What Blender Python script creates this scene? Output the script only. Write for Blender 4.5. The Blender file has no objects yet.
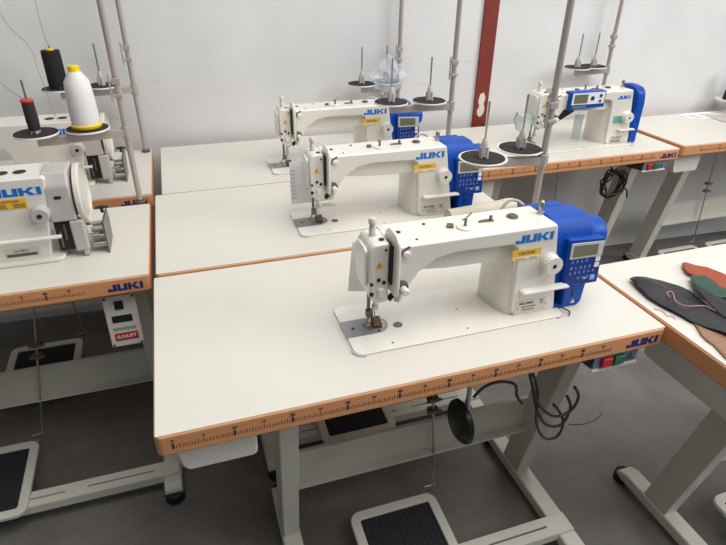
import bpy, bmesh, math, random
from mathutils import Vector, Matrix
random.seed(7)
S = bpy.context.scene
C = S.collection
H = 0.757          # height of the worktops above the floor
PI = math.pi

# ------------------------------------------------------------------ materials
def lin(c):
    r = []
    for v in c:
        v /= 255.0
        r.append(v/12.92 if v <= .04045 else ((v+.055)/1.055)**2.4)
    return (r[0], r[1], r[2], 1)

def mat(name, col, rough=.5, metal=0, noise=0, nscale=20, bump=0, stretch=None, coat=0, alpha=1, trans=0, emit=0):
    m = bpy.data.materials.new(name); m.use_nodes = True
    nt = m.node_tree; b = nt.nodes['Principled BSDF']
    c = lin(col)
    b.inputs['Base Color'].default_value = c
    b.inputs['Roughness'].default_value = rough
    b.inputs['Metallic'].default_value = metal
    b.inputs['Coat Weight'].default_value = coat
    b.inputs['Coat Roughness'].default_value = .12
    b.inputs['Alpha'].default_value = alpha
    b.inputs['Transmission Weight'].default_value = trans
    if emit:
        b.inputs['Emission Color'].default_value = c; b.inputs['Emission Strength'].default_value = emit
    if name in ('motor_blue', 'panel_blue'): b.inputs['Specular IOR Level'].default_value = .3
    if noise or bump:
        tc = nt.nodes.new('ShaderNodeTexCoord'); mp = nt.nodes.new('ShaderNodeMapping')
        nz = nt.nodes.new('ShaderNodeTexNoise'); nz.inputs['Scale'].default_value = nscale
        nz.inputs['Detail'].default_value = 6
        nt.links.new(tc.outputs['Object'], mp.inputs[0]); nt.links.new(mp.outputs[0], nz.inputs['Vector'])
        if stretch: mp.inputs['Scale'].default_value = stretch
        if noise:
            cr = nt.nodes.new('ShaderNodeValToRGB')
            d = [max(0, v*(1-noise)) for v in c[:3]]; l = [min(1, v*(1+noise)) for v in c[:3]]
            cr.color_ramp.elements[0].position = .3; cr.color_ramp.elements[1].position = .7
            cr.color_ramp.elements[0].color = (*d, 1); cr.color_ramp.elements[1].color = (*l, 1)
            nt.links.new(nz.outputs['Fac'], cr.inputs[0]); nt.links.new(cr.outputs[0], b.inputs['Base Color'])
        if bump:
            bp = nt.nodes.new('ShaderNodeBump'); bp.inputs['Strength'].default_value = bump
            bp.inputs['Distance'].default_value = .002
            nt.links.new(nz.outputs['Fac'], bp.inputs['Height']); nt.links.new(bp.outputs[0], b.inputs['Normal'])
    return m

M = dict(
 laminate=mat('laminate', (211,207,197), .42, noise=.015, nscale=6),
 wood=mat('edge_wood', (212,150,102), .5, noise=.13, nscale=9, bump=.15, stretch=(3,30,60)),
 ruler_ink=mat('ruler_ink', (36,30,60), .5),
 blue_ink=mat('blue_ink', (24,40,120), .5),
 tick=mat('tick_ink', (112,70,48), .6),
 ivory=mat('machine_enamel', (226,222,212), .24, coat=.5),
 ivory2=mat('machine_enamel_grey', (208,203,192), .3, coat=.3),
 greyplastic=mat('grey_plastic', (186,180,176), .4),
 logo=mat('logo_blue', (10,112,200), .35),
 blue=mat('motor_blue', (0,70,164), .42),
 navy=mat('panel_blue', (4,50,132), .45),
 print=mat('pale_print', (150,175,215), .5),
 lcd=mat('lcd', (112,116,98), .2),
 frame=mat('lcd_frame', (196,196,196), .35),
 yellow=mat('label_yellow', (240,186,50), .5),
 labelw=mat('label_white', (236,234,226), .5),
 ink=mat('label_ink', (90,88,86), .6),
 black=mat('black_plastic', (18,18,18), .35),
 foam=mat('black_foam', (36,34,33), .9, noise=.2, nscale=200),
 dark=mat('dark_gap', (28,26,25), .6),
 steel=mat('steel', (185,182,176), .28, metal=.9),
 darksteel=mat('dark_steel', (120,112,104), .35, metal=.8),
 plate=mat('slide_plate', (150,152,160), .35, metal=.55),
 brown=mat('foot_brown', (120,85,62), .4, metal=.4),
 paint=mat('stand_paint', (205,203,190), .42, noise=.02, nscale=12),
 pole=mat('pole_grey', (176,166,160), .35, metal=.25),
 white=mat('white_plastic', (228,224,216), .4),
 mat=mat('treadle_mat', (30,31,38), .75, noise=.2, nscale=120, bump=.3, stretch=(1,20,1)),
 rubber=mat('rubber', (16,16,16), .6),
 cable=mat('cable_grey', (72,70,68), .5),
 cableb=mat('cable_black', (28,30,30), .5),
 red=mat('red_plastic', (196,32,38), .4),
 green=mat('green_plastic', (24,110,80), .4),
 boxblue=mat('switch_face', (120,135,165), .45),
 boxside=mat('switch_side', (84,86,110), .5),
 thread_b=mat('thread_black', (20,20,22), .8, noise=.3, nscale=60, bump=.6, stretch=(1,1,30)),
 thread_w=mat('thread_white', (226,222,222), .65, noise=.04, nscale=20, bump=.5, stretch=(1,1,30)),
 thread_br=mat('thread_dark', (44,38,38), .8, noise=.3, nscale=60, bump=.6, stretch=(1,1,30)),
 spoolyellow=mat('spool_yellow', (232,198,30), .35),
 orange=mat('spool_red', (190,66,50), .45),
 paper=mat('paper', (232,232,230), .7),
 cream=mat('cream_card', (222,212,192), .6, noise=.03, nscale=15),
 leather_b=mat('leather_black', (27,27,29), .5, noise=.2, nscale=90, bump=.5),
 leather_g=mat('leather_green', (36,72,54), .6, noise=.15, nscale=90, bump=.5),
 leather_o=mat('leather_rust', (150,66,34), .6, noise=.12, nscale=60, bump=.5),
 leather_t=mat('leather_tan', (146,112,86), .75, noise=.12, nscale=120, bump=.5),
 pink=mat('pink_thread', (214,150,140), .6),
 greythread=mat('grey_thread', (128,124,122), .7),
 rust=mat('oxide_red_paint', (124,42,34), .5, noise=.12, nscale=14),
 plaster=mat('bare_plaster', (214,206,194), .8),
 sign=mat('sign_green', (96,158,120), .5),
)
# clear film
mm = mat('clear_film', (222,232,242), .12, alpha=.26); M['film'] = mm
M['guard'] = mat('clear_tag', (205,225,222), .2, alpha=.5)
M['teal'] = mat('teal_print', (120,196,186), .4, alpha=.75)

# floor concrete
m = mat('concrete', (108,104,100), .5); nt = m.node_tree; b = nt.nodes['Principled BSDF']
tc = nt.nodes.new('ShaderNodeTexCoord')
n1 = nt.nodes.new('ShaderNodeTexNoise'); n1.inputs['Scale'].default_value = 2.2; n1.inputs['Detail'].default_value = 9; n1.inputs['Roughness'].default_value = .65
n2 = nt.nodes.new('ShaderNodeTexNoise'); n2.inputs['Scale'].default_value = 70; n2.inputs['Detail'].default_value = 4
mx = nt.nodes.new('ShaderNodeMix'); mx.data_type = 'RGBA'; mx.blend_type = 'MULTIPLY'; mx.inputs[0].default_value = .5
r1 = nt.nodes.new('ShaderNodeValToRGB'); r1.color_ramp.elements[0].position = .33; r1.color_ramp.elements[1].position = .68
r1.color_ramp.elements[0].color = lin((96,93,89)); r1.color_ramp.elements[1].color = lin((132,128,123))
r2 = nt.nodes.new('ShaderNodeValToRGB'); r2.color_ramp.elements[0].color = (.62,.62,.62,1); r2.color_ramp.elements[1].color = (1,1,1,1)
for n in (n1, n2): nt.links.new(tc.outputs['Object'], n.inputs['Vector'])
nt.links.new(n1.outputs['Fac'], r1.inputs[0]); nt.links.new(n2.outputs['Fac'], r2.inputs[0])
nt.links.new(r1.outputs[0], mx.inputs[6]); nt.links.new(r2.outputs[0], mx.inputs[7]); nt.links.new(mx.outputs[2], b.inputs['Base Color'])
bp = nt.nodes.new('ShaderNodeBump'); bp.inputs['Strength'].default_value = .15; bp.inputs['Distance'].default_value = .003
nt.links.new(n2.outputs['Fac'], bp.inputs['Height']); nt.links.new(bp.outputs[0], b.inputs['Normal'])
M['concrete'] = m
# wall: painted plaster with faint scuffs
m = mat('wall_paint', (216,215,213), .75); nt = m.node_tree; b = nt.nodes['Principled BSDF']
tc = nt.nodes.new('ShaderNodeTexCoord')
n1 = nt.nodes.new('ShaderNodeTexNoise'); n1.inputs['Scale'].default_value = 1.6; n1.inputs['Detail'].default_value = 8
r1 = nt.nodes.new('ShaderNodeValToRGB'); r1.color_ramp.elements[0].position = .3; r1.color_ramp.elements[1].position = .6
r1.color_ramp.elements[0].color = lin((208,207,206)); r1.color_ramp.elements[1].color = lin((224,223,222))
nt.links.new(tc.outputs['Object'], n1.inputs['Vector']); nt.links.new(n1.outputs['Fac'], r1.inputs[0])
mp = nt.nodes.new('ShaderNodeMapping'); mp.inputs['Scale'].default_value = (5,5,34)
n3 = nt.nodes.new('ShaderNodeTexNoise'); n3.inputs['Scale'].default_value = 1.1; n3.inputs['Detail'].default_value = 5
r3 = nt.nodes.new('ShaderNodeValToRGB'); r3.color_ramp.elements[0].position = .22; r3.color_ramp.elements[0].color = (.82,.8,.79,1); r3.color_ramp.elements[1].position = .36
nt.links.new(tc.outputs['Object'], mp.inputs[0]); nt.links.new(mp.outputs[0], n3.inputs['Vector']); nt.links.new(n3.outputs['Fac'], r3.inputs[0])
mx = nt.nodes.new('ShaderNodeMix'); mx.data_type = 'RGBA'; mx.blend_type = 'MULTIPLY'; mx.inputs[0].default_value = .7
nt.links.new(r1.outputs[0], mx.inputs[6]); nt.links.new(r3.outputs[0], mx.inputs[7]); nt.links.new(mx.outputs[2], b.inputs['Base Color'])
bp = nt.nodes.new('ShaderNodeBump'); bp.inputs['Strength'].default_value = .3; bp.inputs['Distance'].default_value = .006
nt.links.new(n1.outputs['Fac'], bp.inputs['Height']); nt.links.new(bp.outputs[0], b.inputs['Normal'])
M['wall'] = m

# ------------------------------------------------------------------ mesh helpers
class MB:
    def __init__(s): s.bm = bmesh.new()
    def box(s, x0, x1, y0, y1, z0, z1, mtx=None):
        vs = [s.bm.verts.new((x, y, z)) for x in (x0, x1) for y in (y0, y1) for z in (z0, z1)]
        f = [(0,1,3,2),(4,6,7,5),(0,4,5,1),(2,3,7,6),(0,2,6,4),(1,5,7,3)]
        for a in f: s.bm.faces.new([vs[i] for i in a])
        if mtx: bmesh.ops.transform(s.bm, matrix=mtx, verts=vs)
        return s
    def prism(s, pts, a0, a1, axis='z', mtx=None):
        """polygon pts extruded along axis: z-> pts are (x,y); y-> (x,z); x-> (y,z)"""
        def P(p, a):
            if axis == 'z': return (p[0], p[1], a)
            if axis == 'y': return (p[0], a, p[1])
            return (a, p[0], p[1])
        lo = [s.bm.verts.new(P(p, a0)) for p in pts]; hi = [s.bm.verts.new(P(p, a1)) for p in pts]
        n = len(pts)
        s.bm.faces.new(lo[::-1]); s.bm.faces.new(hi)
        for i in range(n): s.bm.faces.new((lo[i], lo[(i+1) % n], hi[(i+1) % n], hi[i]))
        if mtx: bmesh.ops.transform(s.bm, matrix=mtx, verts=lo+hi)
        return s
    def lathe(s, prof, c=(0,0,0), axis='z', n=32, mtx=None):
        rings = []; new = []
        for r, h in prof:
            ring = []
            for i in range(n):
                a = 2*PI*i/n; u, v = r*math.cos(a), r*math.sin(a)
                p = {'z': (u, v, h), 'y': (u, h, v), 'x': (h, u, v)}[axis]
                ring.append(s.bm.verts.new((p[0]+c[0], p[1]+c[1], p[2]+c[2])))
            rings.append(ring); new += ring
        for a, b_ in zip(rings, rings[1:]):
            for i in range(n): s.bm.faces.new((a[i], a[(i+1) % n], b_[(i+1) % n], b_[i]))
        s.bm.faces.new(rings[0][::-1]); s.bm.faces.new(rings[-1])
        if mtx: bmesh.ops.transform(s.bm, matrix=mtx, verts=new)
        return s
    def cyl(s, c, r, h0, h1, axis='z', n=24, mtx=None):
        return s.lathe([(r, h0), (r, h1)], c, axis, n, mtx)
    def tube(s, pts, r, n=8, smooth=0):
        pts = [Vector(p) for p in pts]
        if smooth:
            q = []
            for i in range(len(pts)-1):
                p0 = pts[max(i-1, 0)]; p1 = pts[i]; p2 = pts[i+1]; p3 = pts[min(i+2, len(pts)-1)]
                for k in range(smooth):
                    t = k/smooth
                    q.append(.5*((2*p1)+(-p0+p2)*t+(2*p0-5*p1+4*p2-p3)*t*t+(-p0+3*p1-3*p2+p3)*t**3))
            q.append(pts[-1]); pts = q
        rings = []; ref = Vector((0.3, .2, 1)).normalized()
        d0 = (pts[1]-pts[0]).normalized()
        if abs(d0.dot(ref)) > .95: ref = Vector((1, 0, 0))
        for i, p in enumerate(pts):
            d = (pts[min(i+1, len(pts)-1)]-pts[max(i-1, 0)]).normalized()
            u = (ref-d*ref.dot(d))
            if u.length < 1e-4: u = d.orthogonal()
            u.normalize(); v = d.cross(u); ref = u
            rings.append([s.bm.verts.new(p+u*r*math.cos(2*PI*k/n)+v*r*math.sin(2*PI*k/n)) for k in range(n)])
        for a, b_ in zip(rings, rings[1:]):
            for i in range(n): s.bm.faces.new((a[i], a[(i+1) % n], b_[(i+1) % n], b_[i]))
        s.bm.faces.new(rings[0][::-1]); s.bm.faces.new(rings[-1])
        return s
    def build(s, name, material, parent=None, bevel=0, seg=2, smooth=True, ang=35, loc=None, rot=None):
        bmesh.ops.recalc_face_normals(s.bm, faces=s.bm.faces)
        me = bpy.data.meshes.new(name); s.bm.to_mesh(me); s.bm.free()
        me.materials.append(M[material] if isinstance(material, str) else material)
        if smooth:
            for p in me.polygons: p.use_smooth = True
            me.set_sharp_from_angle(angle=math.radians(ang))
        o = bpy.data.objects.new(name, me); C.objects.link(o)
        if parent: o.parent = parent
        if loc: o.location = loc
        if rot: o.rotation_euler = rot
        if bevel:
            bv = o.modifiers.new('bevel', 'BEVEL'); bv.width = bevel; bv.segments = seg; bv.limit_method = 'ANGLE'
            bv.angle_limit = math.radians(30); bv.harden_normals = True
        return o

def rrect(x0, x1, y0, y1, r, n=5):
    rs = r if isinstance(r, (list, tuple)) else [r]*4     # order: (x0,y0) (x1,y0) (x1,y1) (x0,y1)
    out = []
    for (cx, cy, a0), rr in zip(((x0, y0, 180), (x1, y0, 270), (x1, y1, 0), (x0, y1, 90)), rs):
        sx = 1 if cx == x0 else -1; sy = 1 if cy == y0 else -1
        if rr <= 0: out.append((cx, cy)); continue
        for k in range(n+1):
            a = math.radians(a0+90*k/n)
            out.append((cx+sx*rr+rr*math.cos(a), cy+sy*rr+rr*math.sin(a)))
    return out

def tag(o, label=None, cat=None, group=None, kind=None):
    if label: o['label'] = label
    if cat: o['category'] = cat
    if group: o['group'] = group
    if kind: o['kind'] = kind
    return o
def empty(name, loc, rz=0):
    o = bpy.data.objects.new(name, None); C.objects.link(o); o.empty_display_size = .05
    o.location = loc; o.rotation_euler = (0, 0, rz); return o
def copy_tree(o, parent=None):
    c = o.copy(); C.objects.link(c); c.parent = parent
    for ch in [x for x in bpy.data.objects if x.parent == o]: copy_tree(ch, c)
    return c

GL = {
 'J': [[(0,0),(1.05,0),(1.05,1),(.66,1),(.66,.3),(.36,.3),(.36,.42),(0,.42)]],
 'U': [[(0,0),(1.2,0),(1.2,1),(.82,1),(.82,.28),(.38,.28),(.38,1),(0,1)]],
 'K': [[(0,0),(.38,0),(.38,1),(0,1)], [(.38,.38),(.86,1),(1.34,1),(.82,.53),(1.36,0),(.86,0),(.38,.62)]],
 'I': [[(0,0),(.38,0),(.38,1),(0,1)]]}
GW = {'J': 1.05, 'U': 1.2, 'K': 1.36, 'I': .38}
def brand(mb, x0, z0, width, height, y, th=.0006):
    tot = sum(GW[c] for c in 'JUKI')+.3; sx = width/tot; x = 0
    for c in 'JUKI':
        for poly in GL[c]:
            mb.prism([(x0+(x+px)*sx, z0+pz*height) for px, pz in poly], y-th, y, 'y')
        x += GW[c]+.1
    return mb
_tc = {}
def text(mb, s, x, z, size, y, align='CENTER', mtx=None, bold=0):
    """text in the xz plane facing -y, appended to mb"""
    key = (s, round(bold, 5))
    if key not in _tc:
        cu = bpy.data.curves.new('t', 'FONT'); cu.body = s; cu.size = 1; cu.offset = bold; cu.extrude = .02
        cu.align_x = 'CENTER'; cu.resolution_u = 2
        ob = bpy.data.objects.new('t', cu); C.objects.link(ob)
        dg = bpy.context.evaluated_depsgraph_get(); me = bpy.data.meshes.new_from_object(ob.evaluated_get(dg))
        _tc[key] = ([tuple(v.co) for v in me.vertices], [tuple(p.vertices) for p in me.polygons])
        bpy.data.objects.remove(ob); bpy.data.curves.remove(cu); bpy.data.meshes.remove(me)
    vs, fs = _tc[key]
    w = max(v[0] for v in vs)
    off = {'CENTER': 0, 'LEFT': w*size}[align]
    nv = []
    for v in vs:
        p = Vector((x+off+v[0]*size, y-v[2]*.01, z+v[1]*size))
        nv.append(mb.bm.verts.new(mtx @ p if mtx else p))
    for f in fs:
        try: mb.bm.faces.new([nv[i] for i in f])
        except ValueError: pass

# ------------------------------------------------------------------ setting
MB().box(-6, 9, -5, 2.2, -.1, 0).build('floor', 'concrete', smooth=False)
tag(bpy.data.objects['floor'], 'grey smooth concrete workshop floor', None, kind='structure')
WS = math.atan(-.052)
wl = MB().box(-7, 9, 0, .25, 0, 3.2).build('wall_back', 'wall', smooth=False, loc=(0, 1.668, 0), rot=(0, 0, WS))
tag(wl, 'pale grey painted plaster wall with faint scuffs', None, kind='structure')
def wy(x): return 1.668-.052*x
tr = MB().box(0, .066, -.012, .03, 0, 3.2).build('trim_1', 'rust', loc=(1.414, wy(1.414), 0), rot=(0, 0, WS), smooth=False)
tag(tr, 'narrow oxide red upright strip on the pale wall', None, kind='structure')
pb = MB(); pb.prism([(.018,.8),(.03,.79),(.045,.80),(.052,.825),(.044,.85),(.05,.875),(.04,.9),(.022,.893),(.016,.86),(.024,.84),(.014,.82)], -.0135, -.0115, 'y')
o = pb.build('bare_patch', 'plaster', tr, smooth=False)

# ------------------------------------------------------------------ work table
def sewing_table(x0, y0, W, D, label, m0=.028, logo=True, ruler=True, rl=.242, rr=None, drawer=True, switch=True,
                 ped=.40, rail=.03, rod_dx=-.05, knee=False, part_rod=True, ticks_end=.87):
    t = empty('sewing_table', (x0, y0, 0))
    tag(t, label, 'table', 'white topped industrial sewing tables')
    rr = W-.07 if rr is None else rr
    T = .046
    MB().prism(rrect(0, W, 0, D, (.013,.013,.006,.006)), H-T, H-.0012, 'z').build('edge_band', 'wood', t, bevel=.005, seg=3)
    MB().prism(rrect(.003, W-.003, .0025, D-.002, .002), H-.002, H, 'z').build('laminate_top', 'laminate', t, smooth=False)
    if ruler:
        k = MB(); bl = MB()
        n = int((ticks_end)/.005)
        for i in range(n+1):
            x = m0+i*.005
            if x > W-.02: break
            if i % 20 == 0:
                bl.box(x-.0017, x+.0017, -.0009, .0002, H-.0305, H-.0195)
            else:
                h = .0105 if i % 10 == 0 else (.0085 if i % 2 == 0 else .006)
                k.box(x-.0006, x+.0006, -.0006, .0002, H-.0305, H-.0305+h)
            if i % 20 == 0: text(bl, str(i//2), x, H-.0165, .0085, -.0006, bold=.02)
            elif i % 10 == 0: text(k, str(i//2), x, H-.0165, .0075, -.0006, bold=.02)
        r = k.build('ruler_marking', 'tick', t, smooth=False)
        bl.build('ruler_numeral', 'ruler_ink', r, smooth=False)
    if logo:
        l = MB(); brand(l, W-.099, H-.0335, .080, .0185, 0, .0008); l.build('brand_lettering', 'blue_ink', t, smooth=False)
    # stand
    for side, lx in (( 'l', rl), ('r', rr)):
        lg = MB()
        w = .022
        a = [(.125, H-T-.004), (.205, H-T-.004), (.335, .05), (.255, .05)]
        lg.prism([(y, z) for y, z in a], lx-w, lx+w, 'x')
        lg.box(lx-.028, lx+.028, .03, D-.06, H-T-.012, H-T)
        lg.build('leg', 'paint', t, bevel=.004)
        ft = MB().prism([(-.045, .022), (-.04, .045), (-.02, .058), (D-.13, .058), (D-.1, .045), (D-.09, .022)], lx-.026, lx+.026, 'x').build('foot', 'paint', t, bevel=.006)
        for yy in (-.035, D-.105):
            MB().lathe([(.024, 0), (.028, .006), (.027, .03), (.02, .034)], (lx, yy, 0)).build('rubber_pad', 'rubber', ft)
    b = MB().box(rl, rr, .275, .28, H-.52, H-.41)
    b.box(rl, rr, .252, .279, H-.523, H-.518); b.box(rl, rr, .268, .279, H-.413, H-.408)
    b.build('crossbeam', 'paint', t, smooth=False)
    # slotted foot rail
    r = MB(); z0, z1 = .062, .068; L = rr-rl; ya = rail
    r.box(rl-.02, rr+.02, ya, ya+.024, z0, z1); r.box(rl-.02, rr+.02, ya+.030, ya+.054, z0, z1)
    for a, c in ((-.02, .04), (.27*L, .27*L+.06), (.60*L, .60*L+.06), (L-.05, L+.02)):
        r.box(rl+a, rl+c, ya+.0235, ya+.0305, z0+.0003, z1-.0003)
    r.box(rl-.0195, rr+.0195, ya-.001, ya+.003, z0-.022, z1-.0008); r.box(rl-.0195, rr+.0195, ya+.051, ya+.055, z0-.022, z1-.0008)
    r.build('slotted_rail', 'paint', t, smooth=False)
    # treadle
    for px in (ped if isinstance(ped, tuple) else (ped,)):
        tm = Matrix.Translation((px, -.026, .064)) @ Matrix.Rotation(math.radians(4), 4, 'X')
        fr = MB(); out = rrect(0, .255, 0, .27, .03, 6); inn = rrect(.026, .229, .026, .244, .006, 6)
        bm = fr.bm; rings = []
        for pts, z in ((out, 0), (out, .014), (inn, .014), (inn, 0)): rings.append([bm.verts.new(tm @ Vector((p[0], p[1], z))) for p in pts])
        n = len(out)
        for q in range(4):
            a, c = rings[q], rings[(q+1) % 4]
            for i in range(n): bm.faces.new((a[i], a[(i+1) % n], c[(i+1) % n], c[i]))
        tre = fr.build('treadle', 'paint', t, bevel=.003)
        mb = MB().box(.02, .235, .02, .25, .003, .008, tm)
        for i in range(14): mb.box(.035+i*.0145, .038+i*.0145, .03, .24, .008, .0095, tm)
        mb.build('treadle_mat', 'mat', tre, smooth=False)
        bx = px+.245
        bk = MB().tube([(bx-.1, .246, .072), (bx-.01, .252, .077), (bx+.006, .254, .084), (bx+.008, .254, .102), (bx+.012, .254, .108)], .0035)
        bk.box(bx-.09, bx+.004, .237, .250, .066, .073); bk.cyl((bx, .254, .106), .003, -.012, .022, 'x'); bk.build('bracket', 'steel', tre)
        rd = MB().tube([(bx+.018, .254, .105), (bx+.018+rod_dx, .258, H-T)], .0034)
        rd.build('pitman_rod', 'steel', tre)
        for z in (.44, .40):
            cx = bx+.018+rod_dx*(z-.105)/(H-T-.105); cl = MB().box(cx-.014, cx+.014, .248, .268, z-.006, z+.006); cl.cyl((cx, .25, z), .004, -.02, .022, 'x')
            cl.build('rod_clamp', 'darksteel', tre, bevel=.001)
    if drawer:
        d = MB().prism([(.016, H-T), (.168, H-T), (.166, H-T-.085), (.160, H-T-.093), (.040, H-T-.093), (.030, H-T-.08)], .045, .33, 'y').build('drawer', 'white', t, bevel=.005)
    if switch:
        sx = W-.165
        s_ = MB().prism([(.012, H-T), (.012, H-T-.038), (.10, H-T-.05), (.10, H-T)], sx, sx+.115, 'x').build('switch_box', 'boxside', t, bevel=.002)
        MB().box(sx+.002, sx+.113, .0095, .012, H-T-.034, H-T-.002).build('switch_plate', 'boxblue', s_, smooth=False)
        MB().box(sx-.001, sx+.116, .007, .013, H-T-.042, H-T-.037).build('switch_rim', 'labelw', s_, smooth=False)
        MB().box(sx+.018, sx+.044, .001, .01, H-T-.031, H-T-.009).build('red_button', 'red', s_, bevel=.002)
        MB().box(sx+.049, sx+.075, .001, .01, H-T-.031, H-T-.009).build('green_button', 'green', s_, bevel=.002)
        q = MB(); q.prism([(sx+.082, H-T-.03), (sx+.107, H-T-.03), (sx+.0945, H-T-.01)], .0085, .0096, 'y'); q.build('warning_mark', 'boxside', s_, smooth=False)
    if knee:
        kx, ky, kz = .613, .085, H-.228
        k = MB().tube([(kx+.05, .16, H-T), (kx+.045, .13, H-.12), (kx+.02, .09, kz+.03), (kx+.01, ky, kz)], .006)
        kk = k.build('knee_lever', 'steel', t)
        km = Matrix.Translation((kx, ky, kz)) @ Matrix.Rotation(math.radians(2), 4, 'Z')
        MB().lathe([(.02, -.012), (.04, -.008), (.050, 0), (.052, .008), (.045, .014), (.02, .018)], (0, 0, 0), 'x', 36, km).build('knee_pad', 'black', kk)
        MB().prism([(kx+.03, H-T), (kx+.115, H-T), (kx+.085, H-.115), (kx+.075, H-.12)], .15, .155, 'y').build('lever_bracket', 'paint', kk, smooth=False)
    return t

T1 = sewing_table(0, 0, 1.038, .535, 'nearest white sewing table, in front, its whole ruler edge facing the viewer', knee=True)
T2 = sewing_table(.0046, .549, 1.038, .5348, 'middle white sewing table between the nearest table and the one at the wall', m0=.03)
T3 = sewing_table(.0254, 1.086, 1.038, .522, 'white sewing table against the wall behind the middle one', m0=.03)
L2 = sewing_table(-1.046, .557, 1.038, .463, 'front left white sewing table with red-labelled control box hanging under its corner', m0=.006, ticks_end=.88, rr=.985, ped=.341, rail=.002, rod_dx=.12, switch=False)
L3 = sewing_table(-1.041, 1.10, 1.038, .50, 'rear left white sewing table, at the wall behind the black thread cone', m0=.006, ticks_end=.88, rr=.97, ped=.41, switch=False)
R1 = sewing_table(1.046, -.262, 1.06, .535, 'white sewing table at the right edge with leather scraps on it', ped=.36)
R3 = sewing_table(1.068, 1.005, 1.004, .535, 'white sewing table at the wall under the machine with a front display', m0=.01, ped=.40)
R4 = sewing_table(2.112, 1.03, 1.20, .45, 'far right white sewing table at the wall with instruction papers', m0=.1, logo=False, ped=(.30, .62), rl=.24)

# hanging control box under L2
cb = MB().box(0, .078, 0, .03, -.145, 0).build('control_box', 'white', L2, bevel=.003, loc=(.912, .035, H-.066), rot=(math.radians(-6), 0, 0))
q = MB().box(.026, .047, -.003, 0, -.038, -.015); q.build('rocker_switch', 'black', cb, bevel=.001)
MB().box(.014, .062, -.0012, 0, -.075, -.056).build('readout', 'dark', cb, smooth=False)
q = MB()
for i in range(4): text(q, 'W', .018+i*.0135, -.099, .014, -.0008, bold=.03)
q.build('green_print', 'sign', cb, smooth=False)
MB().box(.012, .068, -.0012, 0, -.127, -.106).build('red_label', 'red', cb, smooth=False)
q = MB(); text(q, 'SUNUPT', .04, -.1205, .0125, -.0016, bold=.03); q.build('label_lettering', 'labelw', cb, smooth=False)
q = MB()
for x in (.006, .072):
    for z in (-.006, -.139): q.cyl((x, 0, z), .003, -.0015, 0, 'y', 10)
q.build('screw', 'dark', cb)

# ------------------------------------------------------------------ lockstitch machine
def head_common(t, paper=True):
    """needle end of a machine, local frame = front left corner of its bed on the table top"""
    f = MB().prism([(.040, .112), (.038, .200), (.043, .211), (.048, .216), (.080, .216), (.080, .086), (.060, .083), (.042, .098)], .044, .118, 'y').build('face_cover', 'ivory', t, bevel=.006, seg=3)
    q = MB().prism([(.0505, .166), (.0665, .166), (.0585, .181)], .0432, .044, 'y'); q.build('warning_triangle', 'yellow', f, smooth=False)
    q = MB(); text(q, '!', .0585, .168, .011, .0431, bold=.03); q.build('warning_sign', 'ink', f, smooth=False)
    for x, z, r in ((.044, .132, .0035), (.044, .110, .0045), (.058, .140, .004), (.069, .133, .004), (.071, .203, .0025)):
        MB().cyl((x, 0, z), r, .0425, .045, 'y', 12).build('face_screw', 'dark', f)
    q = MB().prism(rrect(.056, .070, .104, .122, .004), .036, .045, 'y'); q.build('eyelet_cover', 'white', f, bevel=.002)
    # side plate on the left
    MB().prism(rrect(.052, .112, .120, .205, .016), .0325, .039, 'x').build('side_plate', 'ivory', f, bevel=.002)
    # presser knob
    MB().lathe([(.0085, .214), (.0065, .218), (.0065, .234), (.0052, .236), (.0052, .240), (.0078, .241), (.0078, .248), (.005, .252)], (.058, .086, 0), n=20).build('presser_regulator', 'ivory2', t)
    # take-up guard
    g = MB().prism(rrect(.018, .09, .106, .236, (.012, .03, .028, .026), 6), .0835, .0925, 'x').build('take_up_guard', 'ivory', t, bevel=.004, seg=3)
    MB().box(.0795, .0838, .036, .07, .13, .212).build('take_up_slot', 'dark', g, smooth=False)
    # tension assembly
    a = MB().lathe([(.0115, .022), (.0125, .030), (.008, .031), (.008, .046)], (.100, 0, .128), 'y').build('tension_disc', 'darksteel', t)
    MB().lathe([(.005, .006), (.0072, .008), (.0072, .022), (.005, .024)], (.101, 0, .125), 'y', 20).build('tension_knob', 'white', a)
    q = MB().tube([(.096, .036, .154), (.106, .033, .156), (.118, .034, .158)], .003); q.build('thread_guide', 'darksteel', t)
    q = MB().lathe([(.005, .022), (.007, .024), (.007, .045)], (.106, 0, .197), 'y', 18); q.build('pretension_knob', 'white', t)
    q = MB().tube([(.096, .034, .186), (.099, .03, .203), (.113, .03, .210)], .0028); q.build('wire_guide', 'darksteel', t)
    # lower lever
    q = MB().tube([(.104, .05, .112), (.082, .05, .088)], .006); q.build('lever_arm', 'dark', t)
    q = MB().tube([(.103, .038, .108), (.094, .036, .090)], .007, 12); q.build('lifting_lever', 'cream', t)
    # needle bar and foot
    nb = MB().tube([(.068, .088, .09), (.068, .088, .048)], .0042); nb.box(.063, .074, .083, .093, .044, .056); nb.build('needle_bar', 'steel', t, bevel=.001)
    q = MB().tube([(.068, .088, .045), (.068, .088, .006)], .0013); q.build('needle', 'steel', t)
    q = MB().tube([(.058, .10, .09), (.058, .10, .03)], .004); q.box(.052, .066, .092, .104, .022, .038); q.build('presser_bar', 'darksteel', t, bevel=.001)
    q = MB().prism([(.100, .006), (.078, .007), (.073, .011), (.078, .013), (.088, .015), (.098, .020)], .062, .082, 'x'); q.build('presser_foot', 'brown', t, bevel=.002)
    q = MB().tube([(.058, .08, .05), (.045, .07, .03), (.04, .08, .014), (.052, .09, .01), (.064, .082, .016)], .0012, 6, 5); q.build('wire_guard', 'darksteel', t)
    q = MB().tube([(.06, .075, .085), (.07, .07, .076), (.084, .072, .082), (.09, .074, .075)], .0022, 6, 4); q.build('spring_wire', 'steel', t)

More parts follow.
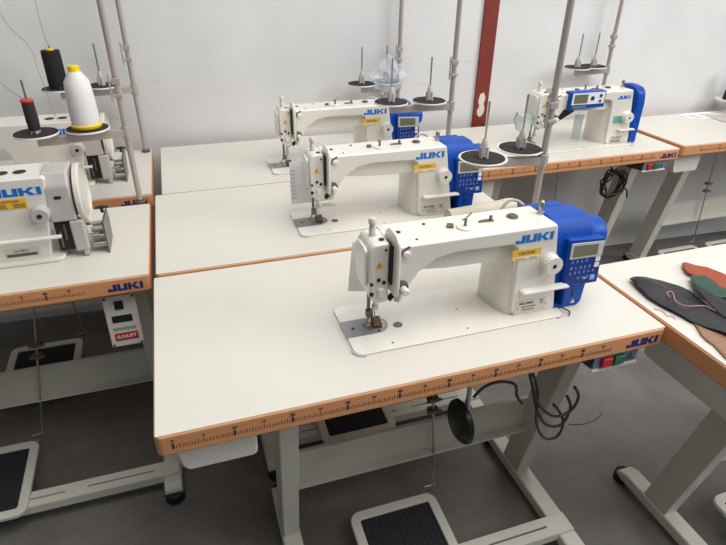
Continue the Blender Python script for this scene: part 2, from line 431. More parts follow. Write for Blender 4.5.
def bed(t):
    MB().prism(rrect(0, .478, 0, .178, .02), .0002, .0045, 'z').build('bed', 'ivory', t, bevel=.0015)
    pl = [(-.0005, .058), (-.0005, .116)] + [(.067+.029*math.cos(a), .087+.029*math.sin(a)) for a in [PI/2-PI*k/16 for k in range(17)]]
    p = MB().prism(pl[::-1], .0046, .0056, 'z').build('slide_plate', 'plate', t, smooth=False)
    q = MB().lathe([(.022, .0056), (.022, .0064)], (.068, .087, 0)); q.build('needle_plate', 'steel', p)
    q = MB()
    for x, y in ((.02, .086), (.07, .064)): q.cyl((x, y, 0), .0032, .0056, .0066, n=12)
    q.build('plate_screw', 'dark', p)
    q = MB().cyl((.115, .073, 0), .0098, .0045, .0056); q.build('oil_window', 'darksteel', t)
    q = MB()
    for x, y in ((.083, .018), (.25, .018), (.26, .09)): q.cyl((x, y, 0), .0022, .0045, .0052, n=10)
    q.build('bed_screw', 'darksteel', t)
    q = MB()
    q.prism([(.0+.02+.024*math.cos(a), .02+.024*math.sin(a)) for a in [PI+PI/2*k/6 for k in range(7)]]+[(.02, .001), (.001, .02)], .0001, .003, 'z')
    q.build('corner_cushion', 'greyplastic', t, smooth=False); q = MB()
    q.prism([(.478-.02+.024*math.cos(a), .02+.024*math.sin(a)) for a in [1.5*PI+PI/2*k/6 for k in range(7)]]+[(.477, .02), (.458, .001)], .0001, .003, 'z')
    q.build('corner_cushion', 'greyplastic', t, smooth=False)

def body(t):
    b = MB()
    # set-back arm and column core
    arm = [(.082, .114), (.082, .2115), (.438, .2115), (.448, .15), (.33, .138), (.20, .141), (.132, .148), (.114, .12), (.1, .110)]
    b.prism(arm[::-1], .046, .135, 'y')
    col = [(.338, .142), (.334, .12), (.336, .09), (.342, .062), (.350, .046), (.362, .036), (.376, .033), (.436, .033), (.436, .142)]
    b.prism(col, .002, .2, 'z'); b.prism([(.43, .002), (.468, .002), (.438, .2), (.43, .2)], .034, .141, 'y')
    # proud front panel
    fr = [(.094, .2115), (.437, .2115), (.470, .003), (.368, .003), (.358, .02), (.352, .150), (.349, .170), (.338, .180), (.21, .183), (.17, .175), (.136, .152), (.120, .130), (.106, .114), (.094, .114)]
    b.prism(fr[::-1], .030, .06, 'y')
    b.box(.088, .437, .034, .134, .19, .2125)
    return b.build('machine_body', 'ivory', t, bevel=.005, seg=3)

def body_fittings(t, bd, yellow=True):
    q = MB(); brand(q, .342, .1815, .087, .0178, .0298, .0006); q.build('brand_lettering', 'logo', bd, smooth=False)
    if yellow:
        y = MB().box(.338, .406, .0292, .0300, .1415, .1665).build('caution_label', 'yellow', bd, smooth=False)
        MB().box(.341, .403, .0288, .0292, .1435, .1505).build('label_panel', 'labelw', y, smooth=False)
        q = MB()
        text(q, 'CAUTION', .372, .1555, .0085, .029, bold=.02); text(q, 'keep hands clear', .357, .1455, .0035, .0286); text(q, 'read manual', .388, .1455, .0035, .0286)
        q.build('label_lettering', 'ink', y, smooth=False)
    # stitch dial
    d = MB(); n = 72; pr = []
    for i in range(n):
        a = 2*PI*i/n; r = .0200 if (i//2) % 2 == 0 else .0190
        pr.append((.430+r*math.cos(a), .128+r*math.sin(a)))
    d.prism(pr, .008, .026, 'y'); d.lathe([(.022, .026), (.022, .0305)], (.430, 0, .128), 'y', 36)
    dd = d.build('stitch_dial', 'white', bd, ang=60)
    MB().lathe([(.0045, .0070), (.0045, .009)], (.430, 0, .128), 'y', 16).build('dial_screw', 'dark', dd)
    # reverse lever
    MB().prism([(.368, .068), (.374, .0715), (.480, .0715), (.483, .0675), (.478, .066), (.376, .066)], .010, .030, 'y').build('reverse_lever', 'white', bd, bevel=.002)
    # rating plate
    p = MB().box(.366, .444, .0292, .0300, .010, .040).build('rating_plate', 'ivory2', bd, smooth=False)
    q = MB()
    text(q, 'DDL-9000C', .394, .030, .0072, .0288, bold=.02); text(q, 'SEWING MACHINE', .400, .022, .0042, .0288); text(q, 'MADE IN JAPAN', .400, .015, .0042, .0288)
    for i in range(5):
        for j in range(5):
            if (i*7+j*3+i*j) % 3: q.box(.426+i*.002, .4278+i*.002, .0288, .0292, .026+j*.002, .0278+j*.002)
    q.box(.372, .375, .0288, .0292, .021, .024); q.box(.442, .445, .0288, .0292, .021, .024)
    q.build('plate_lettering', 'ink', p, smooth=False)

def arm_top(t):
    z = .2125
    q = MB().lathe([(.0075, z), (.0075, z+.005), (.004, z+.006), (.004, z+.012), (.0065, z+.014), (.0065, z+.02), (.0055, z+.022), (.0055, z+.027), (.003, z+.03)], (.432, .088, 0), n=18)
    q.build('thread_post', 'steel', t)
    g = MB().lathe([(.017, z), (.018, z+.001), (.017, z+.003), (.004, z+.004)], (.248, .072, 0), n=28).build('spool_rest', 'white', t)
    q = MB().tube([(.248, .072, z), (.248, .072, z+.018)], .003); q.tube([(.240, .072, z+.017), (.248, .072, z+.02), (.262, .077, z+.028)], .0015); q.build('rest_pin', 'darksteel', g)
    q = MB().prism([(.212, .080), (.224, .074), (.229, .086), (.217, .092)], z, z+.006, 'z'); q.build('guide_block', 'darksteel', t, bevel=.001)
    q = MB().prism([(.284, .084), (.318, .081), (.318, .087), (.305, .091), (.286, .088)], z, z+.003, 'z'); q.cyl((.312, .085, 0), .0035, z, z+.012, n=12); q.build('winder_lever', 'darksteel', t)
    q = MB().lathe([(.0125, z), (.0125, z+.002), (.009, z+.003), (.009, z+.005), (.003, z+.006)], (.366, .090, 0), n=24); q.build('winder_dial', 'darksteel', t)
    for x, y, r in ((.112, .09, .0055), (.175, .11, .0035), (.135, .05, .0025), (.068, .062, .0055)):
        zz = .2165 if x < .08 else z
        MB().lathe([(r, zz), (r, zz+.0012)], (x, y, 0), n=16).build('oil_cap', 'dark', t)

def machine(loc, label):
    t = empty('sewing_machine', loc); tag(t, label, 'sewing machine', 'white and blue lockstitch sewing machines')
    bed(t); bd = body(t); body_fittings(t, bd); head_common(t); arm_top(t)
    # blue motor
    m = MB()
    prof = [(.034, .05), (.034, .16), (.040, .190), (.054, .206), (.07, .211), (.118, .211), (.134, .203), (.142, .18), (.142, .05)]
    m.prism(prof, .440, .536, 'x'); m.prism([(.137, .06), (.137, .19), (.142, .205), (.158, .205), (.165, .19), (.165, .06)], .425, .53, 'x')
    mo = m.build('motor_housing', 'blue', t, bevel=.006, seg=3)
    MB().prism([(.488, .001), (.531, .001), (.539, .010), (.542, .06), (.488, .06)], .030, .14, 'y').build('motor_base', 'blue', mo, bevel=.004)
    MB().prism([(.468, .002), (.489, .002), (.489, .06), (.466, .06)], .06, .13, 'y').build('drive_recess', 'dark', mo, smooth=False)
    MB().box(.467, .49, .030, .13, .001, .008).build('base_tray', 'blue', mo, smooth=False)
    MB().lathe([(.036, 0), (.037, .004), (.037, .038), (.033, .046), (.01, .048)], (.533, .076, .158), 'x', 36).build('motor_cap', 'blue', mo)
    q = MB().prism([(.510, .010), (.521, .010), (.5155, .021)], .0292, .030, 'y'); q.build('warning_triangle', 'cream', mo, smooth=False)
    q = MB().box(.508, .512, .0292, .030, .028, .044); q.build('cover_slot', 'dark', mo, smooth=False)
    # control panel
    pm = Matrix.Translation((0, .022, 0)) @ Matrix.Rotation(0, 4, 'X')
    p = MB().prism([(.474, .062), (.562, .060), (.562, .070), (.556, .168), (.552, .171), (.470, .176), (.467, .172)], .022, .05, 'y').build('control_panel', 'blue', mo, bevel=.003)
    MB().prism([(.477, .066), (.558, .064), (.552, .166), (.472, .171)], .0212, .0222, 'y').build('keypad', 'navy', p, smooth=False)
    MB().prism([(.474, .130), (.556, .128), (.554, .164), (.472, .168)], .0195, .0215, 'y').build('display_frame', 'frame', p, bevel=.001)
    MB().prism([(.480, .135), (.541, .134), (.540, .159), (.479, .162)], .0188, .0197, 'y').build('display', 'lcd', p, smooth=False)
    q = MB()
    for j, z in enumerate((.120, .104, .092, .078)):
        for i in range(6 if j else 4):
            x = .482+i*.0115
            if j == 3 and i < 2: continue
            q.box(x, x+.005, .0205, .0213, z, z+.0012); q.box(x+.001, x+.0022, .0205, .0213, z+.003, z+.006)
            if (i+j) % 2: q.box(x+.004, x+.0052, .0205, .0213, z+.003, z+.0055)
    q.build('keypad_print', 'print', p, smooth=False)
    q = MB()
    for x, z in ((.541, .1165), (.541, .103)): q.prism(rrect(x, x+.0115, z, z+.0105, .002), .0185, .0215, 'y')
    q.build('keypad_button', 'labelw', p)
    q = MB().prism(rrect(.537, .549, .072, .083, .002), .0185, .0215, 'y'); q.box(.52, .527, .0195, .0213, .076, .080); q.build('set_button', 'print', p)
    # cable from the motor
    q = MB().tube([(.45, .16, .19), (.435, .175, .205), (.41, .18, .205), (.385, .18, .17)], .0035, 8, 5); q.build('motor_cable', 'greyplastic', mo)
    q = MB().tube([(.470, .05, .007), (.484, .02, .008), (.492, .006, .006), (.484, -.004, .005)], .0018, 6, 5); q.build('ground_wire', 'darksteel', t)
    return t
M1 = machine((.375, .10, H), 'nearest white and blue sewing machine, on the front table, its logo and keypad clearest')
M2 = copy_tree(M1); M2.location = (.390, .645, H); M2['label'] = 'middle white and blue sewing machine, a paper sheet hanging behind its needle head'
M3 = copy_tree(M1); M3.location = (.406, 1.162, H); M3['label'] = 'farthest white and blue sewing machine of the middle column, against the wall'

# hanging paper tags
def sheet(name, pts, th, material, parent=None):
    """quad/poly sheet given by 3D points, thickened"""
    mb = MB(); vs = [Vector(p) for p in pts]; n = (vs[1]-vs[0]).cross(vs[2]-vs[0]).normalized()*th
    a = [mb.bm.verts.new(v) for v in vs]; b = [mb.bm.verts.new(v+n) for v in vs]; k = len(vs)
    mb.bm.faces.new(a); mb.bm.faces.new(b[::-1])
    for i in range(k): mb.bm.faces.new((a[i], b[i], b[(i+1) % k], a[(i+1) % k]))
    return mb.build(name, material, parent, smooth=False)
o = sheet('paper_tag', [(.417, .262, H+.165), (.445, .262, H+.175), (.46, .262, H+.04), (.407, .262, H+.05)], .0006, 'paper')
tag(o, 'white paper tag hanging at the needle head of the nearest machine', 'paper tag')
o = sheet('paper_tag', [(.395, .80, H+.165), (.52, .806, H+.165), (.52, .806, H+.035), (.395, .80, H+.035)], .0006, 'paper')
tag(o, 'printed white paper sheet hanging behind the needle head of the middle machine', 'paper tag')
q = MB()
for i in range(8):
    q.box(.50, .516, .8035, .8048, H+.055+i*.012, H+.057+i*.012) if i % 3 else q.box(.498, .517, .8035, .8048, H+.055+i*.012, H+.0585+i*.012)
    q.box(.398, .41, .798, .7995, H+.055+i*.012, H+.0565+i*.012)
q.build('tag_print', 'print', o, smooth=False)
for (x, y, lb) in ((.487, .282, 'small grey tag lying behind the bed of the nearest machine'), (.49, .838, 'small grey tag lying behind the bed of the middle machine')):
    o = MB().prism(rrect(0, .055, 0, .026, (.002, .004, .011, .002)), .0003, .002, 'z').build('name_tag', 'ivory2', loc=(x, y, H), smooth=False)
    tag(o, lb, 'tag'); q = MB(); text(q, 'SERVICE', .026, .009, .009, -.0024, mtx=Matrix.Rotation(-PI/2, 4, 'X'), bold=.02); q.build('tag_print', 'ink', o, smooth=False)

# ------------------------------------------------------------------ machine with front display on the right wall table
t = empty('sewing_machine', (1.408, 1.100, H)); t.scale = (1.07, 1.07, 1.04); tag(t, 'white sewing machine with front display and blue end cover, at the wall on the right', 'sewing machine')
bed(t); bd = body(t); head_common(t); arm_top(t)
q = MB(); brand(q, .370, .180, .058, .013, .0298, .0006); q.build('brand_lettering', 'logo', bd, smooth=False)
d = MB().lathe([(.019, .008), (.020, .01), (.020, .026), (.023, .0305)], (.428, 0, .110), 'y', 36).build('stitch_dial', 'white', bd)
MB().lathe([(.004, .007), (.004, .009)], (.428, 0, .110), 'y', 14).build('dial_screw', 'dark', d)
MB().box(.40, .47, .01, .030, .058, .063).build('reverse_lever', 'white', bd, bevel=.002)
MB().box(.372, .420, .0285, .0300, .088, .115).build('sticker', 'teal', bd, smooth=False)
q = MB().box(.375, .452, .0290, .0300, .006, .036).build('rating_plate', 'ivory2', bd, smooth=False)
r = MB(); text(r, 'DDL-8000A', .405, .026, .009, .0288, bold=.02)
for i in range(16):
    if i % 3: r.box(.378+i*.0032, .380+i*.0032, .0285, .029, .008, .022)
r.build('plate_lettering', 'ink', q, smooth=False)
q = MB().prism([(.026, .0), (.026, .16), (.034, .2), (.05, .216), (.08, .221), (.12, .221), (.142, .2), (.148, .16), (.142, .0)], .463, .503, 'x')
e = q.build('end_cover', 'blue', t, bevel=.008, seg=3)
MB().lathe([(.045, 0), (.045, .01), (.03, .016)], (.500, .085, .145), 'x', 32).build('end_cap', 'blue', e)
p = MB().box(.146, .299, .014, .05, .160, .221).build('control_panel', 'blue', t, bevel=.003)
MB().box(.153, .293, .0125, .0145, .175, .217).build('panel_face', 'labelw', p, smooth=False)
MB().box(.161, .219, .0112, .0128, .180, .212).build('display', 'lcd', p, smooth=False)
q = MB().prism(rrect(.233, .247, .189, .203, .003), .0105, .0128, 'y'); q.lathe([(.006, .0105), (.006, .0128)], (.275, 0, .204), 'y', 16); q.lathe([(.005, .0105), (.005, .0128)], (.275, 0, .184), 'y', 16); q.build('panel_button', 'navy', p)
q = MB()
for i in range(6): q.box(.161+i*.01, .167+i*.01, .0132, .0142, .165, .169)
q.build('panel_print', 'print', p, smooth=False)
q = MB().prism([(.14, .148), (.19, .148), (.10, .10), (.085, .10)], .03, .055, 'y'); q.build('lamp_bracket', 'black', t, bevel=.002)
q = MB().box(-.012, .03, .06, .10, .075, .135); q.build('eye_guard', 'guard', t, smooth=False)
q = MB().tube([(-.01, .1, .14), (-.02, .1, .11), (.0, .1, .075), (.03, .1, .07)], .0025, 6, 4); q.build('guard_wire', 'steel', t)
o = sheet('instruction_leaflet', [(1.70, 1.238, H+.006), (1.735, 1.225, H+.006), (1.735, 1.225, H+.11), (1.70, 1.238, H+.11)], .0006, 'guard')
tag(o, 'clear film leaflet standing beside the column of the display machine', 'leaflet')

# ------------------------------------------------------------------ left machines (heavier, wheel side seen)
def heavy_machine(loc, label):
    t = empty('heavy_sewing_machine', loc); tag(t, label, 'sewing machine', 'white heavy machines on the left tables')
    b = MB()
    b.prism([(-.150, .0), (.014, .0), (.047, .222), (.042, .228), (-.70, .228), (-.70, .15), (-.19, .15), (-.175, .13)][::-1], .0, .12, 'y')
    bd = b.build('machine_body', 'ivory', t, bevel=.008, seg=3)
    MB().prism(rrect(-.60, .045, -.012, .165, .02), .0005, .012, 'z').build('bed', 'ivory', t, bevel=.003)
    MB().prism([(-.7, .10), (-.62, .10), (-.62, .235), (-.70, .235)], .0, .11, 'y').build('face_cover', 'ivory', t, bevel=.008)
    q = MB().tube([(-.66, .06, .1), (-.66, .06, .012)], .005); q.box(-.68, -.645, .04, .08, .012, .02); q.build('needle_bar', 'steel', t)
    sh = Matrix.Identity(4)
    q = MB(); brand(q, -.074, .186, .108, .020, -.0002, .0007); q.build('brand_lettering', 'logo', bd, smooth=False)
    y = MB().box(-.074, -.002, -.001, 0, .154, .180).build('caution_label', 'yellow', bd, smooth=False)
    q = MB(); text(q, 'CAUTION', -.038, .1705, .009, -.0012, bold=.02)
    for i in range(3): q.box(-.07, -.045, -.0016, -.001, .157+i*.004, .1585+i*.004); q.box(-.032, -.006, -.0016, -.001, .157+i*.004, .1585+i*.004)
    q.build('label_lettering', 'ink', y, smooth=False)
    d = MB().lathe([(.018, -.022), (.0205, -.020), (.0215, -.0), (.0215, .002)], (.020, 0, .136), 'y', 36).build('stitch_dial', 'greyplastic', bd)
    MB().lathe([(.0055, -.024), (.0055, -.0215)], (.020, 0, .136), 'y', 16).build('dial_screw', 'dark', d)
    MB().box(-.115, .052, -.022, -.008, .070, .0765).build('reverse_lever', 'white', bd, bevel=.002)
    p = MB().box(-.08, -.004, -.001, 0, .022, .046).build('rating_plate', 'ivory2', bd, smooth=False)
    q = MB(); text(q, 'LU-2810', -.045, .036, .009, -.0012, bold=.02); q.box(-.077, -.012, -.0016, -.001, .024, .032); q.build('plate_lettering', 'ink', p, smooth=False)
    for x, r in ((-.012, .014), (-.05, .014), (-.1, .012)): MB().lathe([(r, .228), (r, .2293)], (x, .055, 0), n=22).build('oil_cap', 'dark', bd)
    # grey pulley cover
    c = MB().prism([(.0, .105), (.0, .20), (.02, .232), (.1, .232), (.118, .20), (.118, .105)], .034, .092, 'x').build('pulley_cover', 'greyplastic', t, bevel=.006, seg=3)
    q = MB().prism([(-.002, .018), (.03, .018), (.03, .105), (-.002, .105)], .072, .104, 'x'); q.build('cover_leg', 'greyplastic', c, bevel=.005)
    MB().box(.036, .073, .012, .06, .02, .11).build('drive_recess', 'dark', c, smooth=False)
    q = MB().prism(rrect(.055, .071, .168, .176, .0036), -.0012, .002, 'y'); q.build('slot', 'dark', c)
    q = MB()
    for k in range(2): q.tube([(.045+.012*k, .010, .03+.02*k), (.046+.012*k, .012, .075+.02*k)], .0028)
    q.build('drive_part', 'darksteel', c)
    # hand wheel
    w = MB().lathe([(.05, .094), (.072, .096), (.081, .099), (.081, .108), (.077, .112), (.072, .106), (.045, .103), (.02, .104)], (0, .075, .150), 'x', 48)
    w.build('hand_wheel', 'ivory2', t)
    # belt guard bracket and metal mechanism
    g = MB().prism([(.004, .0), (.105, .0), (.12, .05), (.11, .085), (.004, .09)], .142, .146, 'x')
    gg = g.build('side_bracket', 'darksteel', t)
    q = MB()
    for k in range(7): q.lathe([(.007, .110), (.007, .142)], (0, .02+.012*k, .022+.017*(k % 3)), 'x', 14)
    q.tube([(.10, .02, .05), (.13, .02, .055)], .004); q.tube([(.10, .05, .07), (.14, .05, .07)], .003)
    q.build('mechanism_part', 'steel', gg)
    q = MB().cyl((.138, .085, 0), .004, .085, .105, n=12); q.tube([(.123, .085, .1), (.153, .085, .1)], .004); q.tube([(.138, .075, .098), (.138, .10, .098)], .0035); q.build('wing_screw', 'dark', gg)
    q = MB().prism([(.0, .003), (.03, .003), (.03, .05), (.0, .05)], .088, .10, 'x'); q.build('lower_cover', 'greyplastic', gg, bevel=.003)
    return t
HM2 = heavy_machine((-.255, .70, H), 'white sewing machine at the left edge on the front left table, grey hand wheel')
HM3 = copy_tree(HM2); HM2.scale = (1.03, 1, .955); HM3.location = (-.228, 1.235, H); HM3.scale = (1, 1, .94); HM3['label'] = 'white sewing machine on the rear left table, behind the thread discs'

# ------------------------------------------------------------------ thread stands
def stand(px, py, discs, zd, label, clamp=.12, rim=.0585):
    t = empty('thread_stand', (px, py, H)); tag(t, label, 'thread stand', 'thread stands bolted to the tables')
    MB().cyl((0, 0, 0), .0085, .0005, .95).build('pole', 'pole', t)
    MB().lathe([(.017, 0), (.017, .004), (.013, .006), (.013, .010)], n=20).build('base_nut', 'darksteel', t)
    zz = zd-.014
    x0 = min(d[0] for d in discs)-px
    a = MB()
    yd = sum(d[1] for d in discs)/len(discs)-py
    a.box(0, abs(x0)+.005, -.010, .010, zz-.022, zz, Matrix.Rotation(PI-math.atan2(yd, -x0*.75), 4, 'Z'))
    a.lathe([(.0135, zz-.027), (.0135, zz+.006)], n=18)
    a.build('cross_arm', 'pole', t, bevel=.001)
    c = MB().box(-.013, .010, -.011, .011, zd+clamp-.008, zd+clamp+.008); c.box(-.013, .010, -.011, .011, zd+clamp-.045, zd+clamp-.035)
    c.tube([(-.018, -.008, zd+clamp-.055), (-.018, -.008, zd+clamp+.02)], .003); c.build('pole_clamp', 'pole', t, bevel=.002)
    for dx, dy in discs:
        x, y = dx-px, dy-py
        d = MB().lathe([(.050, zd-.006), (.058, zd-.005), (rim, zd-.002), (rim-.001, zd), (.04, zd-.003)], (x, y, 0), n=40).build('spool_disc', 'white', t)
        MB().lathe([(.056, zd-.004), (.056, zd+.001), (.050, zd+.002), (.012, zd-.001)], (x, y, 0), n=40).build('foam_pad', 'foam', d)
        s_ = MB().tube([(x, y, zd), (x, y, zd+.14)], .003)
        s_.build('spindle', 'steel', d)
        s_ = MB()
        for k in range(4):
            aa = k*PI/2+.5; ca, sa = math.cos(aa), math.sin(aa)
            s_.prism([(x+.013*ca-.004*sa, y+.013*sa+.004*ca), (x+.013*ca+.004*sa, y+.013*sa-.004*ca), (x+.004*ca+.003*sa, y+.004*sa-.003*ca), (x+.004*ca-.003*sa, y+.004*sa+.003*ca)], zd, zd+.028, 'z')
        s_.lathe([(.0075, zd), (.0115, zd+.004), (.0095, zd+.03), (.0065, zd+.046), (.005, zd+.048)], (x, y, 0), n=16)
        s_.build('spool_holder', 'greyplastic', d)
    return t
stand(1.02, .495, [(.838, .495), (.975, .54)], .235, 'thread stand of the nearest table with two bare discs behind the blue motor', rim=.0625)
stand(1.025, 1.062, [(.806, 1.075), (.940, 1.06)], .25, 'thread stand of the middle table with two bare discs in front of a plastic bag')
stand(1.03, 1.575, [(.850, 1.53), (.965, 1.55)], .222, 'wall side thread stand of the middle column with a plastic bag over one disc')
stand(-.037, 1.04, [(-.264, 1.005), (-.135, 1.02)], .245, 'front left thread stand carrying the white cone and the small dark spool')
stand(-.026, 1.57, [(-.268, 1.53), (-.130, 1.545)], .262, 'rear left thread stand carrying the large black thread cone')
stand(2.04, 1.50, [(1.855, 1.48), (1.95, 1.49)], .252, 'thread stand behind the display machine at the right wall')

# spools
def spool(loc, prof, material, label, parts):
    t = empty('thread_spool', loc); tag(t, label, 'thread spool')
    MB().lathe(prof, n=40).build('thread_winding', material, t)
    for nm, pr, m_ in parts: MB().lathe(pr, n=32).build(nm, m_, t)
    return t
z0 = H+.248
spool((-.135, 1.02, z0), [(.036, .004), (.0375, .02), (.0355, .09), (.032, .125), (.016, .150)], 'thread_w', 'large white thread cone with yellow base and cap, on the left stand',
      [('spool_base', [(.039, 0), (.041, .003), (.041, .009), (.038, .011)], 'spoolyellow'), ('spool_cap', [(.016, .148), (.015, .150), (.015, .163), (.012, .166)], 'spoolyellow')])
spool((-.264, 1.005, z0), [(.0145, .006), (.016, .03), (.0155, .066), (.0145, .082)], 'thread_br', 'small dark thread spool with red rim on the left stand',
      [('spool_rim', [(.0155, .080), (.017, .082), (.017, .086), (.012, .088)], 'orange')])
spool((-.268, 1.53, H+.265), [(.030, .004), (.031, .02), (.030, .11), (.029, .122)], 'thread_b', 'large black thread cone with yellow core on the rear left stand',
      [('spool_core', [(.014, .118), (.014, .126), (.010, .128)], 'spoolyellow')])
# loose threads rising out of the picture
def cord(name, pts, r, material, label, cat='thread', sm=6, group=None):
    o = MB().tube(pts, r, 6, sm).build(name, material); tag(o, label, cat, group); return o
cord('thread_strand', [(-.264, 1.005, H+.33), (-.33, 1.03, H+.40), (-.30, 1.03, H+.52), (-.285, 1.03, H+.80)], .0008, 'greythread', 'thin thread rising in a bow from the small dark spool')
cord('thread_strand', [(-.268, 1.53, H+.395), (-.275, 1.53, H+.48), (-.268, 1.53, H+.75)], .0008, 'greythread', 'thin thread rising straight from the black cone')
cord('thread_strand', [(-.24, 1.2, H+.23), (-.275, 1.3, H+.36), (-.29, 1.35, H+.42), (-.345, 1.35, H+.52), (-.35, 1.35, H+.75)], .0008, 'greythread', 'wavy thin thread running up behind the small dark spool')

# plastic bag over T3 stand disc
bm = bmesh.new(); bmesh.ops.create_icosphere(bm, subdivisions=4, radius=1)
from mathutils import noise as NZ
for v in bm.verts:
    c = v.co.copy(); h = (c.z+1)/2
    w = .072*(1-h)**.55+.012; 
    n = NZ.noise(c*2.3)*.35+NZ.noise(c*6)*.16
    ang = math.atan2(c.y, c.x); w *= 1+.18*math.sin(5*ang+3*h)
    v.co = Vector((c.x*(w)*(1+n), c.y*(.6*w)*(1+n), (h-.0)*.145*(1+.1*n)))
o = MB(); o.bm.free(); o.bm = bm
o = o.build('plastic_bag', 'film', loc=(.955, 1.50, H+.19), ang=18); tag(o, 'crumpled clear plastic bag draped over a thread stand disc at the wall', 'plastic bag')

# ------------------------------------------------------------------ cream roll, leaflets
t = empty('card_roll', (.815, .612, H)); tag(t, 'cream coloured roll lying behind the nearest machine', 'roll')
A = Matrix.Rotation(math.radians(6), 4, 'Z')
rp = MB(); n = 28
prof = [(.019, 0), (.021, 0), (.021, .20), (.0225, .203), (.0225, .238), (.020, .252), (.012, .258), (.0, .259)]
rp.lathe([(.0195, .003), (.0215, 0), (.0215, .19)], (0, 0, .0225), 'x', n, A); rp.build('roll_tube', 'cream', t)
MB().lathe([(.0225, .188), (.0225, .222), (.020, .234), (.012, .240), (.003, .241)], (0, 0, .0225), 'x', n, A).build('roll_end', 'cream', t)
MB().lathe([(.017, -.0008), (.017, .002)], (0, 0, .0225), 'x', n, A).build('roll_core', 'ivory2', t)

o = MB(); o.prism([(2.50, 1.375), (2.62, 1.355), (2.60, 1.46), (2.51, 1.475)], H+.0004, H+.0018, 'z'); o = o.build('instruction_sheet', 'paper', smooth=False)
tag(o, 'white instruction sheet lying nearest the edge on the far right table', 'paper', 'instruction sheets on the far right table')
q = MB()
for i in range(5): q.box(2.525, 2.585, 1.38+.016*i, 1.384+.016*i, H+.0018, H+.0021)
q.build('sheet_print', 'ink', o, smooth=False)
o = MB(); o.prism([(2.53, 1.44), (2.69, 1.425), (2.70, 1.455), (2.56, 1.472)], H+.002, H+.0032, 'z'); o = o.build('instruction_sheet', 'paper', smooth=False)
tag(o, 'white instruction sheet lying behind the other, nearer the wall', 'paper', 'instruction sheets on the far right table')
# far right machine sliver: bed and thread cone on a disc
t = empty('far_machine', (2.61, 1.40, H)); tag(t, 'sewing machine base with raised arm at the right picture edge', 'sewing machine')
MB().prism(rrect(0, .48, -.13, .0, .015), .0005, .004, 'z').build('bed', 'greyplastic', t, bevel=.001)
MB().prism([(.38, .004), (.48, .004), (.48, .2), (.30, .2), (.30, .15), (.37, .15)][::-1], -.09, -.01, 'y').build('machine_body', 'ivory', t, bevel=.006)
t = empty('thread_stand', (2.80, 1.44, H)); tag(t, 'thread stand at the right picture edge under a black cone', 'thread stand', 'thread stands bolted to the tables')
MB().cyl((.1, 0, 0), .0085, .0005, .9).build('pole', 'pole', t)
MB().box(-.03, .1, -.01, .01, .045, .055).build('cross_arm', 'pole', t)
d = MB().lathe([(.05, .055), (.065, .06), (.066, .066), (.04, .064)], (-.01, 0, 0), n=36).build('spool_disc', 'white', t)
MB().cyl((-.01, 0, 0), .003, .06, .2).build('spindle', 'steel', d)
t = empty('thread_spool', (2.79, 1.44, H+.067)); tag(t, 'black thread cone cut off by the right picture edge', 'thread spool')
MB().lathe([(.034, 0), (.034, .01), (.02, .14)], n=32).build('thread_winding', 'thread_b', t)

# ------------------------------------------------------------------ leather scraps
def scrap(name, pts, z, material, label, amp=.004, th=.0016, seed=0, ridge=None):
    bm = bmesh.new(); vs = [bm.verts.new((x, y, 0)) for x, y in pts]; f = bm.faces.new(vs)
    bmesh.ops.triangulate(bm, faces=[f])
    for _ in range(4):
        bmesh.ops.subdivide_edges(bm, edges=[e for e in bm.edges if e.calc_length() > .012], cuts=1)
        bmesh.ops.triangulate(bm, faces=bm.faces[:])
    for v in bm.verts:
        h = amp*(.8+NZ.noise(Vector((v.co.x*14+seed, v.co.y*14, seed)))*1.2)
        if ridge:
            (ax, ay), (bx_, by), rw, rh = ridge
            dx, dy = bx_-ax, by-ay; tt = max(0, min(1, ((v.co.x-ax)*dx+(v.co.y-ay)*dy)/(dx*dx+dy*dy)))
            dd = math.hypot(v.co.x-ax-tt*dx, v.co.y-ay-tt*dy); h += rh*math.exp(-(dd/rw)**2)
        v.co.z = z+max(0, h)
    o = MB(); o.bm.free(); o.bm = bm; o = o.build(name, material, ang=60)
    sd = o.modifiers.new('thickness', 'SOLIDIFY'); sd.thickness = th; sd.offset = 1
    tag(o, label, 'leather scrap', 'leather scraps on the right table'); return o
scrap('leather_scrap', [(1.102,-.002),(1.119,-.016),(1.14,-.034),(1.15,-.08),(1.15,-.16),(1.06,-.22),(1.052,-.18),(1.059,-.14),(1.064,-.116),(1.075,-.079),(1.074,-.067),(1.079,-.045),(1.089,-.028)], H+.001, 'leather_t', 'tan suede scrap with ragged edge, lowest of the leather pile', amp=.0015, seed=3)
scrap('leather_scrap', [(1.279,.207),(1.294,.209),(1.307,.191),(1.33,.176),(1.335,.151),(1.338,.116),(1.346,.086),(1.33,.05),(1.289,.037),(1.241,.047),(1.263,.091),(1.255,.141),(1.249,.162),(1.263,.188)], H+.002, 'leather_o', 'rust orange leather scrap at the top of the pile', amp=.005, seed=5)
scrap('leather_scrap', [(1.237,.143),(1.272,.132),(1.274,.112),(1.262,.079),(1.275,.054),(1.273,.035),(1.252,.035),(1.203,.052),(1.197,.061),(1.203,.092),(1.214,.114)], H+.011, 'leather_g', 'dark green leather scrap lying over the rust orange one', amp=.003, seed=8)
scrap('leather_scrap', [(1.208,.109),(1.212,.098),(1.208,.061),(1.219,.038),(1.214,-.018),(1.21,-.06),(1.18,-.11),(1.155,-.085),(1.159,-.049),(1.163,-.007),(1.180,.047),(1.190,.083)], H+.013, 'leather_b', 'narrow black leather strip between the green scrap and the long black one', amp=.003, seed=11, ridge=((1.205,.10),(1.19,-.08),.01,.005))
